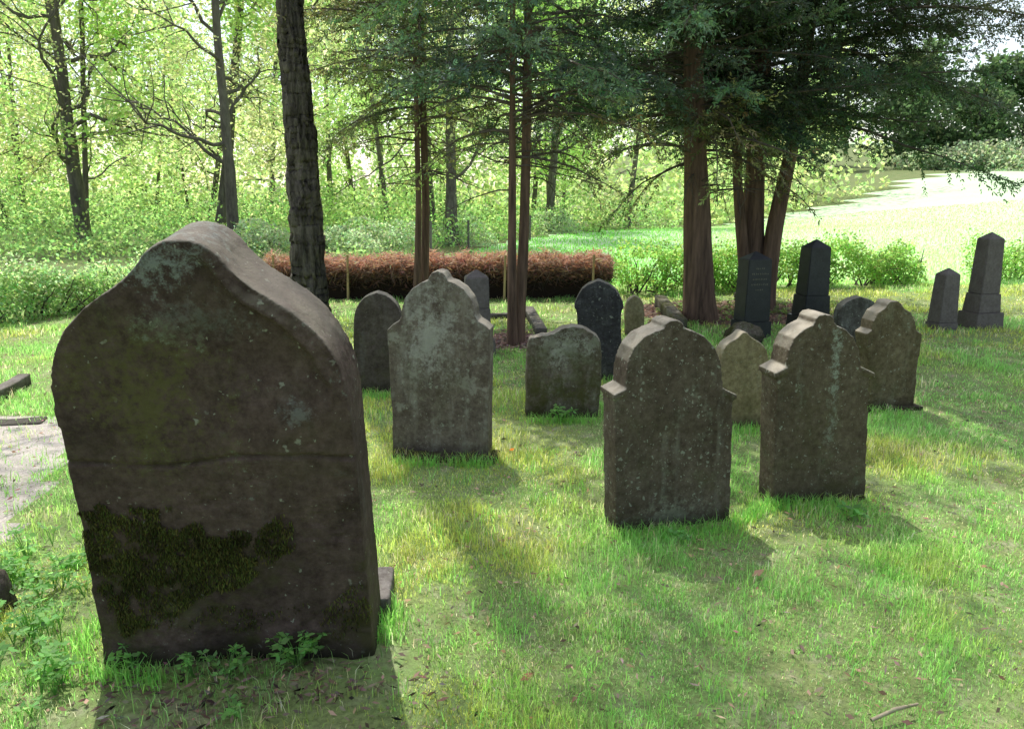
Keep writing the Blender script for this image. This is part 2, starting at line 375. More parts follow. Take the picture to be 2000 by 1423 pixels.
outB = mirror([(768, 892), (765, 800), (760, 720), (757, 655), (756, 644), (766, 634), (779, 626), (783, 618), (784, 604), (790, 583), (804, 564), (822, 552), (835, 548), (838, 540), (843, 532), (853, 529)], (854, 529), (861, 890))
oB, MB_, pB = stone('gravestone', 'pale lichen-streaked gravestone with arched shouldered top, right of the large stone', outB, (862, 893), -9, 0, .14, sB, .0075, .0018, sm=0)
def block(name, label, px, w, d, h, yaw, mat, cat=None, parent=None, group=None, vox=.012, amp=.004, dz=0, offs=(0, 0)):
    A = G(*px); bm = bmesh.new(); prism(bm, [(-w/2, -.1), (w/2, -.1), (w/2, h), (-w/2, h)], 0, d)
    me = voxel(bm, vox); n = len(me.vertices); co = np.zeros(n*3); me.vertices.foreach_get('co', co); co = co.reshape(-1, 3)
    no = np.zeros(n*3); me.vertices.foreach_get('normal', no); no = no.reshape(-1, 3)
    co += no*((fbm(co, 6, int(px[0]), 4)-.5)*2*amp*2)[:, None]
    me.vertices.foreach_set('co', co.ravel()); me.polygons.foreach_set('use_smooth', np.ones(len(me.polygons), bool)); me.materials.clear(); me.materials.append(mat); me.update()
    o = bpy.data.objects.new(name, me); COL.objects.link(o)
    o.matrix_world = frame(A, math.radians(yaw), 0)
    if cat: tag(o, label, cat, group)
    return o
def reparent(ch, par):
    w = ch.matrix_world.copy(); bpy.context.view_layer.update(); ch.parent = par; ch.matrix_parent_inverse = par.matrix_world.inverted(); ch.matrix_world = w
pb = block('plinth', None, (866, 903), .64, .20, .035, -9, sPl); reparent(pb, oB)
outC = mirror([(693, 766), (690, 700), (690, 645), (691, 615), (698, 594), (714, 578), (736, 571)], (736, 571), (742, 765))
stone('gravestone', 'plain dark round-topped gravestone just behind the pale streaked one', outC, (742, 766), 3, 0, .13, sC)
outE = [(1027, 812), (1027, 740), (1029, 680), (1034, 661), (1052, 656), (1080, 652), (1098, 641), (1118, 637), (1140, 640), (1156, 650), (1168, 657), (1175, 670), (1174, 740), (1168, 815)]
stone('gravestone', 'low broad mottled gravestone with mossy eroded top in the middle of the lawn', outE, (1098, 815), 0, 0, .12, sE, .009, .006, sm=0)
outF = mirror([(1128, 742), (1128, 640), (1127, 606), (1120, 600), (1128, 577), (1142, 558), (1168, 547)], (1169, 547), (1172, 740))
stone('gravestone', 'tall slate-dark round-topped gravestone behind the low broad stone', outF, (1172, 742), -6, 0, .13, sF)
outG = mirror([(1222, 655), (1221, 600), (1227, 585), (1240, 577)], (1240, 577), (1240, 650))
stone('gravestone', 'small tan round-topped gravestone right behind the slate-dark stone', outG, (1240, 655), 0, 0, .1, sG)
outH = mirror([(1203, 1045), (1202, 900), (1201, 785), (1199, 774), (1203, 767), (1221, 758), (1222, 738), (1226, 708), (1238, 680), (1260, 656), (1284, 645), (1297, 642), (1300, 633), (1307, 627), (1318, 625)], (1318, 626), (1314, 1040))
def lip(shp):
    def f(bm, Mx, pts, t):
        for poly in shp:
            q = [unproj(Mx, *p) for p in poly]; prism(bm, q, -.010, t+.010)
    return f
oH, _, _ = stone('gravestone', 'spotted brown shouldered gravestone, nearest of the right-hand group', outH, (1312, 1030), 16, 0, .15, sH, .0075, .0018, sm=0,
      extra=lip([[(1198, 780), (1198, 770), (1223, 758), (1223, 769)], [(1413, 769), (1413, 758), (1438, 770), (1438, 780)]]))
outI = mirror([(1411, 835), (1410, 760), (1407, 705), (1411, 686), (1422, 670), (1438, 661), (1445, 656), (1449, 650), (1455, 648)], (1455, 648), (1455, 830))
stone('gravestone', 'small tan gravestone with rounded top between the two brown shouldered stones', outI, (1455, 835), 8, 0, .12, sG, .0085, .003)
outJ = mirror([(1510, 985), (1514, 860), (1517, 742), (1515, 731), (1519, 724), (1536, 716), (1537, 704), (1541, 684), (1552, 660), (1570, 643), (1590, 634), (1594, 622), (1601, 615), (1612, 613)], (1612, 613), (1600, 980))
stone('gravestone', 'brown shouldered gravestone with pale vertical streak, second of the right-hand group', outJ, (1600, 983), 11, 0, .16, sJ, .0075, .0018, sm=0,
      extra=lip([[(1513, 738), (1513, 728), (1538, 716), (1538, 727)], [(1683, 727), (1683, 716), (1708, 728), (1707, 738)]]))
outK = mirror([(1704, 800), (1699, 720), (1693, 662), (1692, 652), (1703, 645), (1706, 628), (1716, 610), (1730, 601), (1735, 592), (1741, 588), (1748, 588)], (1748, 588), (1744, 800))
oK, _, _ = stone('gravestone', 'olive brown shouldered gravestone on a low plinth, rightmost of the right-hand group', outK, (1744, 800), 12, 0, .14, sK, .008, .002, sm=0)
pk = block('plinth', None, (1750, 804), .46, .20, .03, 12, sPl); reparent(pk, oK)
outL = mirror([(1642, 668), (1637, 625), (1642, 600), (1658, 586), (1681, 579)], (1681, 579), (1682, 650))
stone('gravestone', 'grey round-topped gravestone half hidden behind the olive brown one', outL, (1682, 672), 5, 0, .12, sL)

def zat(py, Yd): return (CAM+ray(1000, py)*(Yd/ray(1000, py).y)).z
def tapered(name, w0, w1, d0, d1, z0, z1, mat, parent, cap=0, bev=.006):
    bm = bmesh.new(); a = [bm.verts.new((sx*w0/2, sy*d0/2, z0)) for sx, sy in ((-1, -1), (1, -1), (1, 1), (-1, 1))]
    b = [bm.verts.new((sx*w1/2, sy*d1/2, z1)) for sx, sy in ((-1, -1), (1, -1), (1, 1), (-1, 1))]
    bm.faces.new(a[::-1])
    for i in range(4): bm.faces.new((a[i], a[(i+1) % 4], b[(i+1) % 4], b[i]))
    if cap:
        t = bm.verts.new((0, 0, z1+cap))
        for i in range(4): bm.faces.new((b[i], b[(i+1) % 4], t))
    else: bm.faces.new(b)
    bmesh.ops.bevel(bm, geom=bm.edges[:], offset=bev, segments=2, affect='EDGES')
    me = bpy.data.meshes.new(name); bm.to_mesh(me); bm.free(); me.materials.append(mat)
    o = bpy.data.objects.new(name, me); COL.objects.link(o); o.parent = parent; return o
def obelisk(label, base, yaw, segs, capy, mat, lean=0):
    A = G(*base); t = thing('obelisk', A, label, 'obelisk gravestone'); t.rotation_euler = (0, math.radians(lean), math.radians(yaw))
    for nm, yb, yt, wb, wt in segs:
        zb_, zt_ = zat(yb, A.y)-A.z, zat(yt, A.y)-A.z
        if nm == 'plinth': zb_ = -.08
        dp = A.y*CP+(H-A.z-zb_)*SP; k = dp/F/ (math.cos(math.radians(abs(yaw)))+.55*math.sin(math.radians(abs(yaw))))
        cap = zat(capy, A.y)-A.z-zt_ if nm == 'shaft' else 0
        o = tapered(nm, wb*k, wt*k, wb*k*.8, wt*k*.8, zb_+(.002 if nm != 'plinth' else 0), zt_, mat, t, cap)
        o['dims'] = [wb*k*.8, wt*k*.8, zb_, zt_]
    return t
oM = obelisk('black granite obelisk with faded inscription beside the thick conifer trunk', (1465, 655), 14, [('plinth', 655, 625, 68, 66), ('shaft', 625, 505, 60, 54)], 490, M_black)
obelisk('black granite obelisk on a stepped pedestal right of the multi-stemmed conifer', (1580, 642), 14, [('plinth', 642, 615, 78, 74), ('pedestal', 615, 575, 62, 58), ('shaft', 575, 482, 54, 48)], 466, M_black)
obelisk('short brownish obelisk, left one of the pair at the far right', (1838, 642), 14, [('plinth', 642, 628, 50, 49), ('shaft', 628, 535, 46, 38)], 522, M_grey)
obelisk('taller brownish obelisk on a stepped base, rightmost of all', (1912, 638), 14, [('plinth', 638, 608, 72, 68), ('pedestal', 608, 572, 58, 52), ('shaft', 572, 466, 48, 41)], 452, M_grey)
obelisk('grey obelisk with pointed cap behind the pale streaked gravestone', (932, 692), 8, [('plinth', 692, 660, 74, 70), ('pedestal', 660, 600, 56, 52), ('shaft', 600, 541, 50, 48)], 525, M_grey)
sw = [c for c in oM.children if c.name.startswith('shaft')][0]; d0, d1, z0, z1 = sw['dims']
for r_ in range(5):
    prt = []; zz = z1-.10-r_*.055; nn = [5, 9, 8, 9, 4][r_]
    for k in range(nn):
        xx = (k-(nn-1)/2)*.022; yy = -(d0+(d1-d0)*(zz-z0)/(z1-z0))/2-.003
        for q in range(2):
            ox = rng.uniform(-.007, .007); hh = rng.uniform(.010, .018); sx = rng.uniform(-.005, .005)
            prt.append((np.array([[xx+ox, yy, zz], [xx+ox+.004, yy, zz], [xx+ox+.004+sx, yy+.0004, zz+hh], [xx+ox+sx, yy+.0004, zz+hh]]), [[0, 1, 2, 3]]))
    mesh('inscription_line', prt, M_gold, parent=oM, smooth=False)

def rock(label, px, r, mat, cat='rock', seed=3, name='rock'):
    A = G(*px); bm = bmesh.new(); bmesh.ops.create_icosphere(bm, subdivisions=5, radius=1)
    me = bpy.data.meshes.new(name); bm.to_mesh(me); bm.free(); n = len(me.vertices); co = np.zeros(n*3); me.vertices.foreach_get('co', co); co = co.reshape(-1, 3)
    d = 1+.5*(fbm(co+seed, 1.6, seed, 4)-.5)+.12*(fbm(co, 7, seed, 3)-.5); co = co*d[:, None]*np.array(r)
    me.vertices.foreach_set('co', co.ravel()); me.polygons.foreach_set('use_smooth', np.ones(len(me.polygons), bool)); me.materials.append(mat)
    o = bpy.data.objects.new(name, me); COL.objects.link(o); o.location = A+Vector((0, 0, r[2]*.35)); tag(o, label, cat); return o
rock('rough lichened rock lying in front of the black inscribed obelisk', (1452, 668), (.21, .15, .15), sE, seed=4)
rock('dark mossy rock at the left edge among the leafy plants', (-12, 1195), (.07, .1, .14), sC, seed=8)
block('stone_slab', 'narrow stone sill poking out behind the right foot of the large gravestone', (742, 1208), .08, .26, .09, 4, sR, 'stone slab')
def kerb(label, p0, p1, w, h, mat, name='grave_kerb'):
    a = G(*p0); b = G(*p1); L = (b-a).length; bm = bmesh.new(); prism(bm, [(0, -.1), (L, -.1), (L, h), (0, h)], -w/2, w/2)
    me = voxel(bm, .012); n = len(me.vertices); co = np.zeros(n*3); me.vertices.foreach_get('co', co); co = co.reshape(-1, 3); co += (fbm(co, 5, int(p0[0])+9, 4)-.5)[:, None]*.02
    me.vertices.foreach_set('co', co.ravel()); me.polygons.foreach_set('use_smooth', np.ones(len(me.polygons), bool)); me.materials.clear(); me.materials.append(mat)
    o = bpy.data.objects.new(name, me); COL.objects.link(o); o.location = a; o.rotation_euler.z = math.atan2(b.y-a.y, b.x-a.x); tag(o, label, 'grave kerb'); return o
kerb('stone grave kerb at the left edge running towards the hedge', (-120, 850), (50, 750), .10, .09, sR)
kerb('flat stone grave border lying at the left edge by the dirt path', (-160, 836), (88, 822), .16, .02, sR)
kerb('mossy grave kerb left of the thick conifer trunk', (1330, 645), (1288, 598), .14, .13, sE)
kerb('grey grave kerb right of the slim paired conifer trunks', (1058, 655), (1032, 612), .12, .08, sR)
kerb('thin stone border behind the grey pointed obelisk', (958, 622), (1040, 618), .10, .06, sR)
kerb('low stone border in front of the soil bed', (1500, 600), (1440, 585), .12, .10, sC)

# ---------------------------------------------------------------- trees
def path(pts, k=6):
    pts = np.array([tuple(p) for p in pts], float); t = np.linspace(0, len(pts)-1, (len(pts)-1)*k+1); i = np.arange(len(pts))
    out = np.stack([np.interp(t, i, pts[:, c]) for c in range(3)], 1)
    for _ in range(2): out[1:-1] = (out[:-2]+2*out[1:-1]+out[2:])/4
    return out
def barktube(pts, rad, n=14, rough=.08, seed=1, flare=0., fs=1.6):
    pts = np.asarray(pts, float); rad = np.asarray(rad, float)
    V, Fq_, _ = tube(pts, rad, n); V = V.reshape(len(pts), n, 3); c = pts[:, None]
    a = np.arange(n)*2*math.pi/n; q = np.stack([np.cos(a)[None]*2+0*pts[:, :1], np.sin(a)[None]*2+0*pts[:, :1], pts[:, 2:3]*.8+0*a[None]], -1).reshape(-1, 3)
    f = 1+rough*2*(fbm(q, fs, seed, 3)-.5)
    if flare: f = f*(1+flare*np.exp(-np.repeat(pts[:, 2]-pts[0, 2], n)/.18)*(1+.5*np.sin(np.tile(a, len(pts))*5+seed)))
    V = c+(V-c)*f.reshape(len(pts), n, 1); return (V.reshape(-1, 3), Fq_, None)
def limbpath(p, d, L, r, droop=0., wig=.12, n=6):
    d = np.array(d, float); d /= np.linalg.norm(d); out = [np.array(p, float)]
    for i in range(n):
        d = d+r.normal(size=3)*wig+np.array([0, 0, -droop/n]); d /= np.linalg.norm(d); out.append(out[-1]+d*L/n)
    return np.array(out)
def spray_set(Ps, Ds, Ls, Ws, Cs, K, r):
    n = len(Ps); up = nrm(np.array([0, 0, .8])+.8*r.normal(size=(n, 3))); Sd = nrm(np.cross(Ds, up)); out = []
    for k in range(K):
        s = (-1)**k; a = (k//2+.3)/(K/2); ang = .85-.45*a
        if k == K-1: s, ang, a = 0, 0, 1.
        D = nrm(Ds*math.cos(ang)+s*Sd*math.sin(ang)+.15*r.normal(size=(n, 3))+np.array([0, 0, -.08]))
        Sx = nrm(np.cross(D, up)); l = Ls*(1-.25*a)
        out.append(rhombi(Ps+Ds*(Ls*a*.9)[:, None]+D*(l*.45)[:, None], D, Sx, l, Ws, Cs*r.uniform(.75, 1.25, (n, 1))))
    return out
HF = 4.3
def conifer(label, trunks, hmin, R, nlow, nup, col, seed, barecnt=0, baremin=1.2, density=1., name='conifer_tree', azf=None, lowL=.8, skirt=0, skirtcol=(.15, .165, .08), droop=.38):
    r = np.random.default_rng(seed); base = trunks[0][0][0]
    t = thing(name, base, label, 'tree'); fol = []; limbs = []
    for pts, r0, r1 in trunks:
        pp = path(pts, 8); L = len(pp); rad = np.interp(np.linspace(0, 1, L), [0, 1], [r0, r1])
        mesh('trunk', [barktube(pp, rad, 20, .13, seed, .35)], M_red, parent=t, org=base)
    for ti, (pts, r0, r1) in enumerate(trunks):
        pp = path(pts, 8); zz = pp[:, 2]; Hm = zz[-1]
        def at(h): return np.array([np.interp(h, zz, pp[:, c]) for c in range(3)])
        Ps = []; Ds = []; Ls = []; Ws = []; Cs = []; PsC = []; DsC = []; LsC = []; WsC = []; CsC = []
        nl_, nu_ = int(nlow/len(trunks)), int(nup/len(trunks)); sk_ = int(skirt/len(trunks))
        for i in range(nl_+nu_+sk_):
            fine = i < nl_; isk = i >= nl_+nu_
            h = hmin+(min(HF, Hm-.3)-hmin)*((i+r.uniform())/nl_) if fine else HF+(Hm-.2-HF)*((i-nl_+r.uniform())/max(nu_, 1))
            if isk: h = hmin+r.uniform(-.45, .25); fine = True
            if h > Hm-.15: continue
            az = r.uniform(0, 2*math.pi)
            tt = max((h-hmin)/(Hm-hmin), 0); Lb = R*(1-tt)**.5*r.uniform(.35, 1.1)*(lowL+(1-lowL)*min(tt/.12, 1))+.25
            if azf: Lb *= azf(az, h)
            p = at(h); d = (math.cos(az), math.sin(az), r.uniform(-.05, .5)); lp = limbpath(p, d, Lb, r, droop=.8 if isk else droop, wig=.09)
            limbs.append(tube(lp, np.linspace(.007+.007*Lb, .003, len(lp)), 5))
            nb = int(Lb*(24 if fine else 8)*density)+4
            if isk: nb = nb//3
            cl = np.array(skirtcol if isk else col)*r.uniform(.5, 1.6)*(1+.08*r.normal(size=3))
            for k in range(nb):
                s = r.uniform(.16, 1)**.75; x = s*(len(lp)-1); i0 = min(int(x), len(lp)-2); f = x-i0; bp = lp[i0]*(1-f)+lp[i0+1]*f
                ld = lp[i0+1]-lp[i0]; ld /= np.linalg.norm(ld); sg = 1 if k % 2 else -1; an = sg*r.uniform(.4, 1.4)
                c, sn = math.cos(an), math.sin(an); bd = np.array([ld[0]*c-ld[1]*sn, ld[0]*sn+ld[1]*c, ld[2]+r.uniform(-.6, .6)])
                if k == 0: bp = lp[-2]; bd = ld
                bl = (.16+.22*(1-s)*Lb)*r.uniform(.6, 1.2); bl = min(bl, .45)
                step = .042 if fine else .14
                m = max(int(bl/step), 2); u = np.linspace(.1, 1, m)[:, None]
                pos = bp+bd*u*bl+np.array([0, 0, -.16*bl])*u**2
                sgn = np.where(np.arange(m) % 2 == 0, 1, -1)[:, None]
                sd = np.array([-bd[1], bd[0], 0]); dd = nrm(bd+sgn*sd*1.0*(1.1-u)+np.array([0, 0, -.18])+.4*r.normal(size=(m, 3)))
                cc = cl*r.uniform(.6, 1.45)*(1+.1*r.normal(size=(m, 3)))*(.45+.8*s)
                if fine: Ps.append(pos); Ds.append(dd); Ls.append(r.uniform(.034, .062, m)); Ws.append(np.full(m, .017)); Cs.append(cc)
                else: PsC.append(pos); DsC.append(dd); LsC.append(r.uniform(.12, .2, m)); WsC.append(np.full(m, .065)); CsC.append(cc)
        if Ps: fol += spray_set(*[np.concatenate(a) for a in (Ps, Ds, Ls, Ws, Cs)], 4, r)
        if PsC: fol += spray_set(*[np.concatenate(a) for a in (PsC, DsC, LsC, WsC, CsC)], 3, r)
        for i in range(int(barecnt/len(trunks))):
            h = r.uniform(baremin, hmin+.9); az = r.uniform(0, 2*math.pi); Lb = r.uniform(.4, 1)*R*.65
            lp = limbpath(at(h), (math.cos(az), math.sin(az), r.uniform(-.1, .4)), Lb, r, droop=.35, wig=.1)
            limbs.append(tube(lp, np.linspace(.009, .003, len(lp)), 5))
            for k in range(7):
                j = r.integers(1, len(lp)-1); sp = limbpath(lp[j], lp[j+1]-lp[j]+r.normal(size=3)*.12, Lb*.35, r, .2, .15, 4); limbs.append(tube(sp, np.linspace(.004, .0015, 5), 3))
    mesh('branches', limbs, M_twig, parent=t, org=base)
    fol = [(a, b, np.clip(c, .005, .6)) for a, b, c in fol]
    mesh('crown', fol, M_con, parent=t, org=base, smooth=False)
    return t
def up(b, *pp):
    out = [Vector(b)-Vector((0, 0, .1))]
    for (px, py) in pp: out.append(atY(px, py, b.y))
    return out
def ext(pts, Ht, lean=None):
    a, b = pts[-2], pts[-1]; d = (b-a).normalized(); k = (Ht-b.z)/max(d.z, .3); pts = pts+[b+Vector((d.x*.4, d.y*.4+0, d.z))*k]; return pts
BG = (.105, .165, .115)
b2 = G(828, 600)
conifer('slim conifer with two close reddish stems in front of the brushwood hedge',
        [(ext(up(b2, (832, 400), (826, 200), (820, 0)), 8.0), .055, .03), (ext(up(G(813, 603), (818, 400), (814, 230)), 5.4), .048, .02)], 2.45, 1.55, 64, 16, (.13, .16, .08), 21, 34, 1.5, density=.9, skirt=10)
b3 = G(1010, 668)
conifer('slim conifer with two leaning reddish stems in the centre of the lawn',
        [(ext(up(b3, (1022, 500), (1028, 300), (1032, 0)), 8.6), .062, .03), (ext(up(G(1000, 672), (1000, 500), (1001, 320), (1001, 180)), 5.2), .052, .02)], 2.2, 1.7, 80, 22, BG, 22, 40, 1.5, density=1.0, skirt=10)
b4 = G(1368, 628)
conifer('thick red-barked conifer with a straight fluted trunk beside the soil bed',
        [(ext(up(b4, (1362, 450), (1358, 300), (1352, 0)), 9.5), .19, .06)], 2.2, 2.0, 90, 30, (.09, .14, .095), 23, 44, 1.4, density=1.05, skirt=16)
b5 = G(1478, 600)
conifer('broad dark conifer with three stems fanning from one base on the right',
        [(ext(up(b5, (1470, 450), (1478, 300), (1500, 0)), 9), .16, .06), (ext(up(G(1490, 603), (1512, 450), (1545, 300), (1590, 0)), 8.5), .12, .04), (ext(up(G(1463, 603), (1448, 450), (1440, 340), (1450, 100)), 7.5), .08, .03)],
        2.15, 3.0, 185, 50, (.06, .092, .056), 24, 20, 1.5, density=1.05, azf=lambda az, h: 1.12 if math.cos(az) > .2 else .7, lowL=.6, skirt=4, droop=.32)

def broad(label, pts, r0, r1, crown0, nl, Lb, nleaf, ls, col, seed, name='forest_tree', mat=None, group=None, spread=.35, n=12, subs=5, rise=.25, side=None, jit=.1, rough=.16, k=6, fs=1.6, thr=.4, lt=.32, wig=.26, cf=1.):
    r = np.random.default_rng(seed); base = pts[0]; t = thing(name, base, label, 'tree', group); pp = path(pts, k)
    for i in range(1, len(pp)): pp[i, :2] += r.normal(size=2)*r0*jit
    rad = np.interp(np.linspace(0, 1, len(pp)), [0, 1], [r0, r1]); wood = [barktube(pp, rad, n, rough, seed, .3, fs)]; tips = []
    zz = pp[:, 2]; z0 = zz[0]; Hm = zz[-1]-z0
    for i in range(nl):
        h = z0+crown0+(Hm-crown0)*((i+r.uniform())/nl); az = r.uniform(0, 2*math.pi) if side is None else r.normal(side, 1.1)
        p = np.array([np.interp(h, zz, pp[:, c]) for c in range(3)]); l = Lb*r.uniform(.5, 1.1)*(1-.5*(h-z0)/Hm)
        lp = limbpath(p, (math.cos(az), math.sin(az), r.uniform(0, .7)), l, r, droop=-rise, wig=wig, n=9)
        rr = r0*lt*(1-.5*(h-z0)/Hm); wood.append(tube(lp, np.linspace(rr, rr*.2, len(lp)), 6)); tips.append(lp[2:])
        for q in range(subs):
            j = r.integers(2, len(lp)-1); sp = limbpath(lp[j], lp[j+1]-lp[j]+.35*np.linalg.norm(lp[j+1]-lp[j])*3*r.normal(size=3)*.6, l*.5, r, -.1, .25, 5)
            wood.append(tube(sp, np.linspace(rr*.35, rr*.08, 6), 4)); tips.append(sp[1:]); tips.append(sp[2:])
    mesh('trunk', wood, mat or M_bark2, parent=t, org=base)
    T = np.concatenate(tips); c0 = T[r.integers(0, len(T), nleaf)]+r.normal(size=(nleaf, 3))*np.array([spread, spread, spread*.6])
    keep = fbm(c0, 1.3/max(spread, .2)*.35*cf, seed, 2) > thr; c0 = c0[keep]
    # leaves in one bough share a tone
    tone = (.65+.7*fbm(c0, .9, seed+7, 2))[:, None]
    mesh('crown', [leaves(c0, r.uniform(.7, 1.3, len(c0))*ls, ls*.6, np.clip(colvar(len(c0), col, .2, .08, r)*tone, .01, .7), .7, r)], M_leaf, parent=t, org=base, smooth=False)
    return t
YG = (.48, .50, .30); FG = (.36, .49, .19)
b1 = G(606, 622)
broad('big rough-barked tree directly behind the large gravestone', ext(up(b1, (599, 450), (590, 300), (575, 150), (564, 0)), 12.5), .195, .11, 3.5, 20, 4.4, 9500, .10, YG, 31, 'lawn_tree', M_bark, n=48, spread=.30, rise=.3, jit=.03, rough=.40, k=40, fs=4.2, thr=.50, lt=.24)
ft = [('leaning forest tree at the far left of the wood', (168, 478), [(140, 300), (115, 100)], 15, 5.5),
      ('slim forest tree between the far left tree and the straight dark one', (272, 412), [(245, 300), (218, 190)], 9, 4.5),
      ('straight dark forest tree behind the top of the large gravestone', (352, 415), [(345, 250), (335, 130)], 12, 4.5),
      ('crooked-limbed forest tree left of the big rough-barked tree', (460, 488), [(448, 330), (436, 190)], 13, 5.),
      ('thin forest tree just right of the big rough-barked tree', (646, 440), [(643, 340), (640, 240)], 6, 3.5),
      ('thin pale forest tree left of the slim two-stemmed conifer', (746, 428), [(745, 340), (742, 250)], 6, 3.5),
      ('grey forest tree between the two slim conifers', (866, 430), [(863, 360), (860, 280)], 7, 4.),
      ('forest tree at the meadow edge left of the thick conifer', (1168, 428), [(1165, 340), (1160, 250)], 8, 4.)]
for i, (lb, b, pp, w, Lb) in enumerate(ft):
    B = G(*b); k = B.y/F; pts = up(B, *pp); pts = ext(pts, 10+.1*B.y)
    broad(lb, pts, w*k, w*k*.4, 1.8+.02*B.y, 24 if i < 4 else 14, Lb, 16000, .068+.0012*B.y, YG if i in (0, 1, 3) else FG, 40+i, spread=.36, jit=.06, subs=7, lt=.36, thr=.47, wig=.34, cf=.8)
r = np.random.default_rng(5); cnt = 0; used = []
while cnt < 26:
    y = r.uniform(25, 54); x = r.uniform(-.78*y, .9*y)
    if x > float(edge_x(y))-1.0: continue
    if any((x-a)**2+(y-b)**2 < 10 for a, b in used): continue
    used.append((x, y)); B = Vector((x, y, tz(x, y))); le = r.normal(size=2)*1.1
    broad('slender trunk with light spring foliage deep in the wood', [B, B+Vector((le[0]*.5, le[1]*.5, 6)), B+Vector((le[0], le[1], 13))], r.uniform(.09, .2), .06, 1.8, 11, 4.8, 13000, .17, FG if cnt % 3 else YG, 100+cnt, group='trees deep in the wood', spread=.75, n=8, subs=4, thr=.48, lt=.32, cf=.75); cnt += 1
n = 90000; y = r.uniform(46, 68, n); x = r.uniform(-62, 45, n); z = r.uniform(0, 1, n)**1.2*14
ok = (x < edge_x(y)-0) ; x, y, z = x[ok], y[ok], z[ok]; Pw = np.stack([x, y, z+terr(x, y)], 1); k = fbm(Pw, .28, 4, 4) > .39+.018*z; Pw = Pw[k]
tone = (.6+.8*fbm(Pw, .3, 9, 3))[:, None]
o = mesh('distant_wood', [leaves(Pw, .42, .32, np.clip(colvar(len(Pw), (.42, .52, .25), .18, .08)*tone, .01, .7))], M_leaf, smooth=False); tag(o, 'pale green mass of woodland foliage far behind the trunks', 'woodland', kind='stuff')
n = 60000; y = r.uniform(17, 44, n); x = r.uniform(-.8, .6, n)*y; ok = (x < edge_x(y)-.2); x, y = x[ok], y[ok]
hh = (n2(x, y, .35, 12)-.30)*5*np.clip((y-16)/5, .25, 1); z = r.uniform(0, 1, len(x))**.8*np.clip(hh, .05, 2.3)
Pu = np.stack([x, y, z+terr(x, y)], 1); yy = Pu[:, 1]; tone = (.55+.9*fbm(Pu, .8, 19, 2))[:, None]
o = mesh('undergrowth', [leaves(Pu, .05+.003*yy, .03+.002*yy, np.clip(colvar(len(Pu), (.27, .41, .16), .3, .10)*tone, .01, .7))], M_leaf, smooth=False); tag(o, 'leafy bright green undergrowth covering the floor of the wood', 'undergrowth', kind='stuff')
def bush(name, label, c, rad, n, ls, col, seed, cat='shrub', group=None, mat=None):
    r = np.random.default_rng(seed); t = thing(name, c, label, cat, group)
    cc = np.array(c); nc = 14; cl = r.normal(size=(nc, 3)); cl = nrm(cl)*r.uniform(.3, .8, (nc, 1))*np.array(rad); cl[:, 2] = abs(cl[:, 2])
    i = r.integers(0, nc, n); v = nrm(r.normal(size=(n, 3)))*r.uniform(.6, 1, (n, 1))**.5*np.array(rad)*.42
    Pp = cc+cl[i]+v; Pp[:, 2] = np.maximum(Pp[:, 2], cc[2]+.03)
    mesh('foliage', [leaves(Pp, r.uniform(.7, 1.3, n)*ls, ls*.6, colvar(n, col, .25, .1, r), 1, r)], mat or M_leaf, parent=t, org=c, smooth=False)
    st = [tube(limbpath(cc, (cl[k][0], cl[k][1], abs(cl[k][2])+.3), rad[2]*.9, r, 0, .1, 5), np.linspace(.02*rad[2], .005, 6), 5) for k in range(8)]
    mesh('stems', st, M_bark2, parent=t, org=c)
for i, (px, py, rr, lb) in enumerate([(665, 500, .9, 'pale green shrub at the wood edge right of the big rough-barked tree'), (745, 492, 1.0, 'rounded pale shrub at the wood edge behind the brushwood hedge'), (890, 478, 1.1, 'pale shrub at the meadow edge between the slim conifers'), (1075, 455, 1.2, 'green shrub where wood meets meadow, right of the centre conifer'), (520, 500, .9, 'bright shrub behind the peak of the large gravestone'), (1250, 442, 1.4, 'green shrub at the meadow edge left of the thick conifer')]):
    c = G(px, py); bush('shrub', lb, c, (rr*1.3, rr, rr*.95), 3500, .09, (.40, .48, .34), 60+i)
for i, (px, py, s) in enumerate([(1900, 341, 3.6), (1960, 342, 4.2), (1860, 342, 3.0), (2040, 342, 4.4), (1800, 344, 2.6)]):
    d = ray(px, 330); q = CAM+d*(92/d.y); c = Vector((q.x, 92, tz(q.x, 92)))
    bush('shrub', 'pale grey-green bush at the far end of the meadow', c, (s*1.3, s, s*.95), 2500, .45, (.30, .36, .25), 70+i, group='pale bushes at the far end of the meadow')
for i in range(16):
    x = 26+i*5.2+r.uniform(-1, 1); y = 104+r.uniform(-4, 10); c = Vector((x, y, tz(x, y))); hh = r.uniform(9, 15)
    broad('dark green tree in the row beyond the meadow', [c, c+Vector((0, 0, hh*.5)), c+Vector((.3, 0, hh))], .25, .1, 1.0, 8, 5.0, 3500, .75, (.08, .13, .06), 200+i, group='dark trees beyond the meadow', spread=1.6, n=6, subs=2)

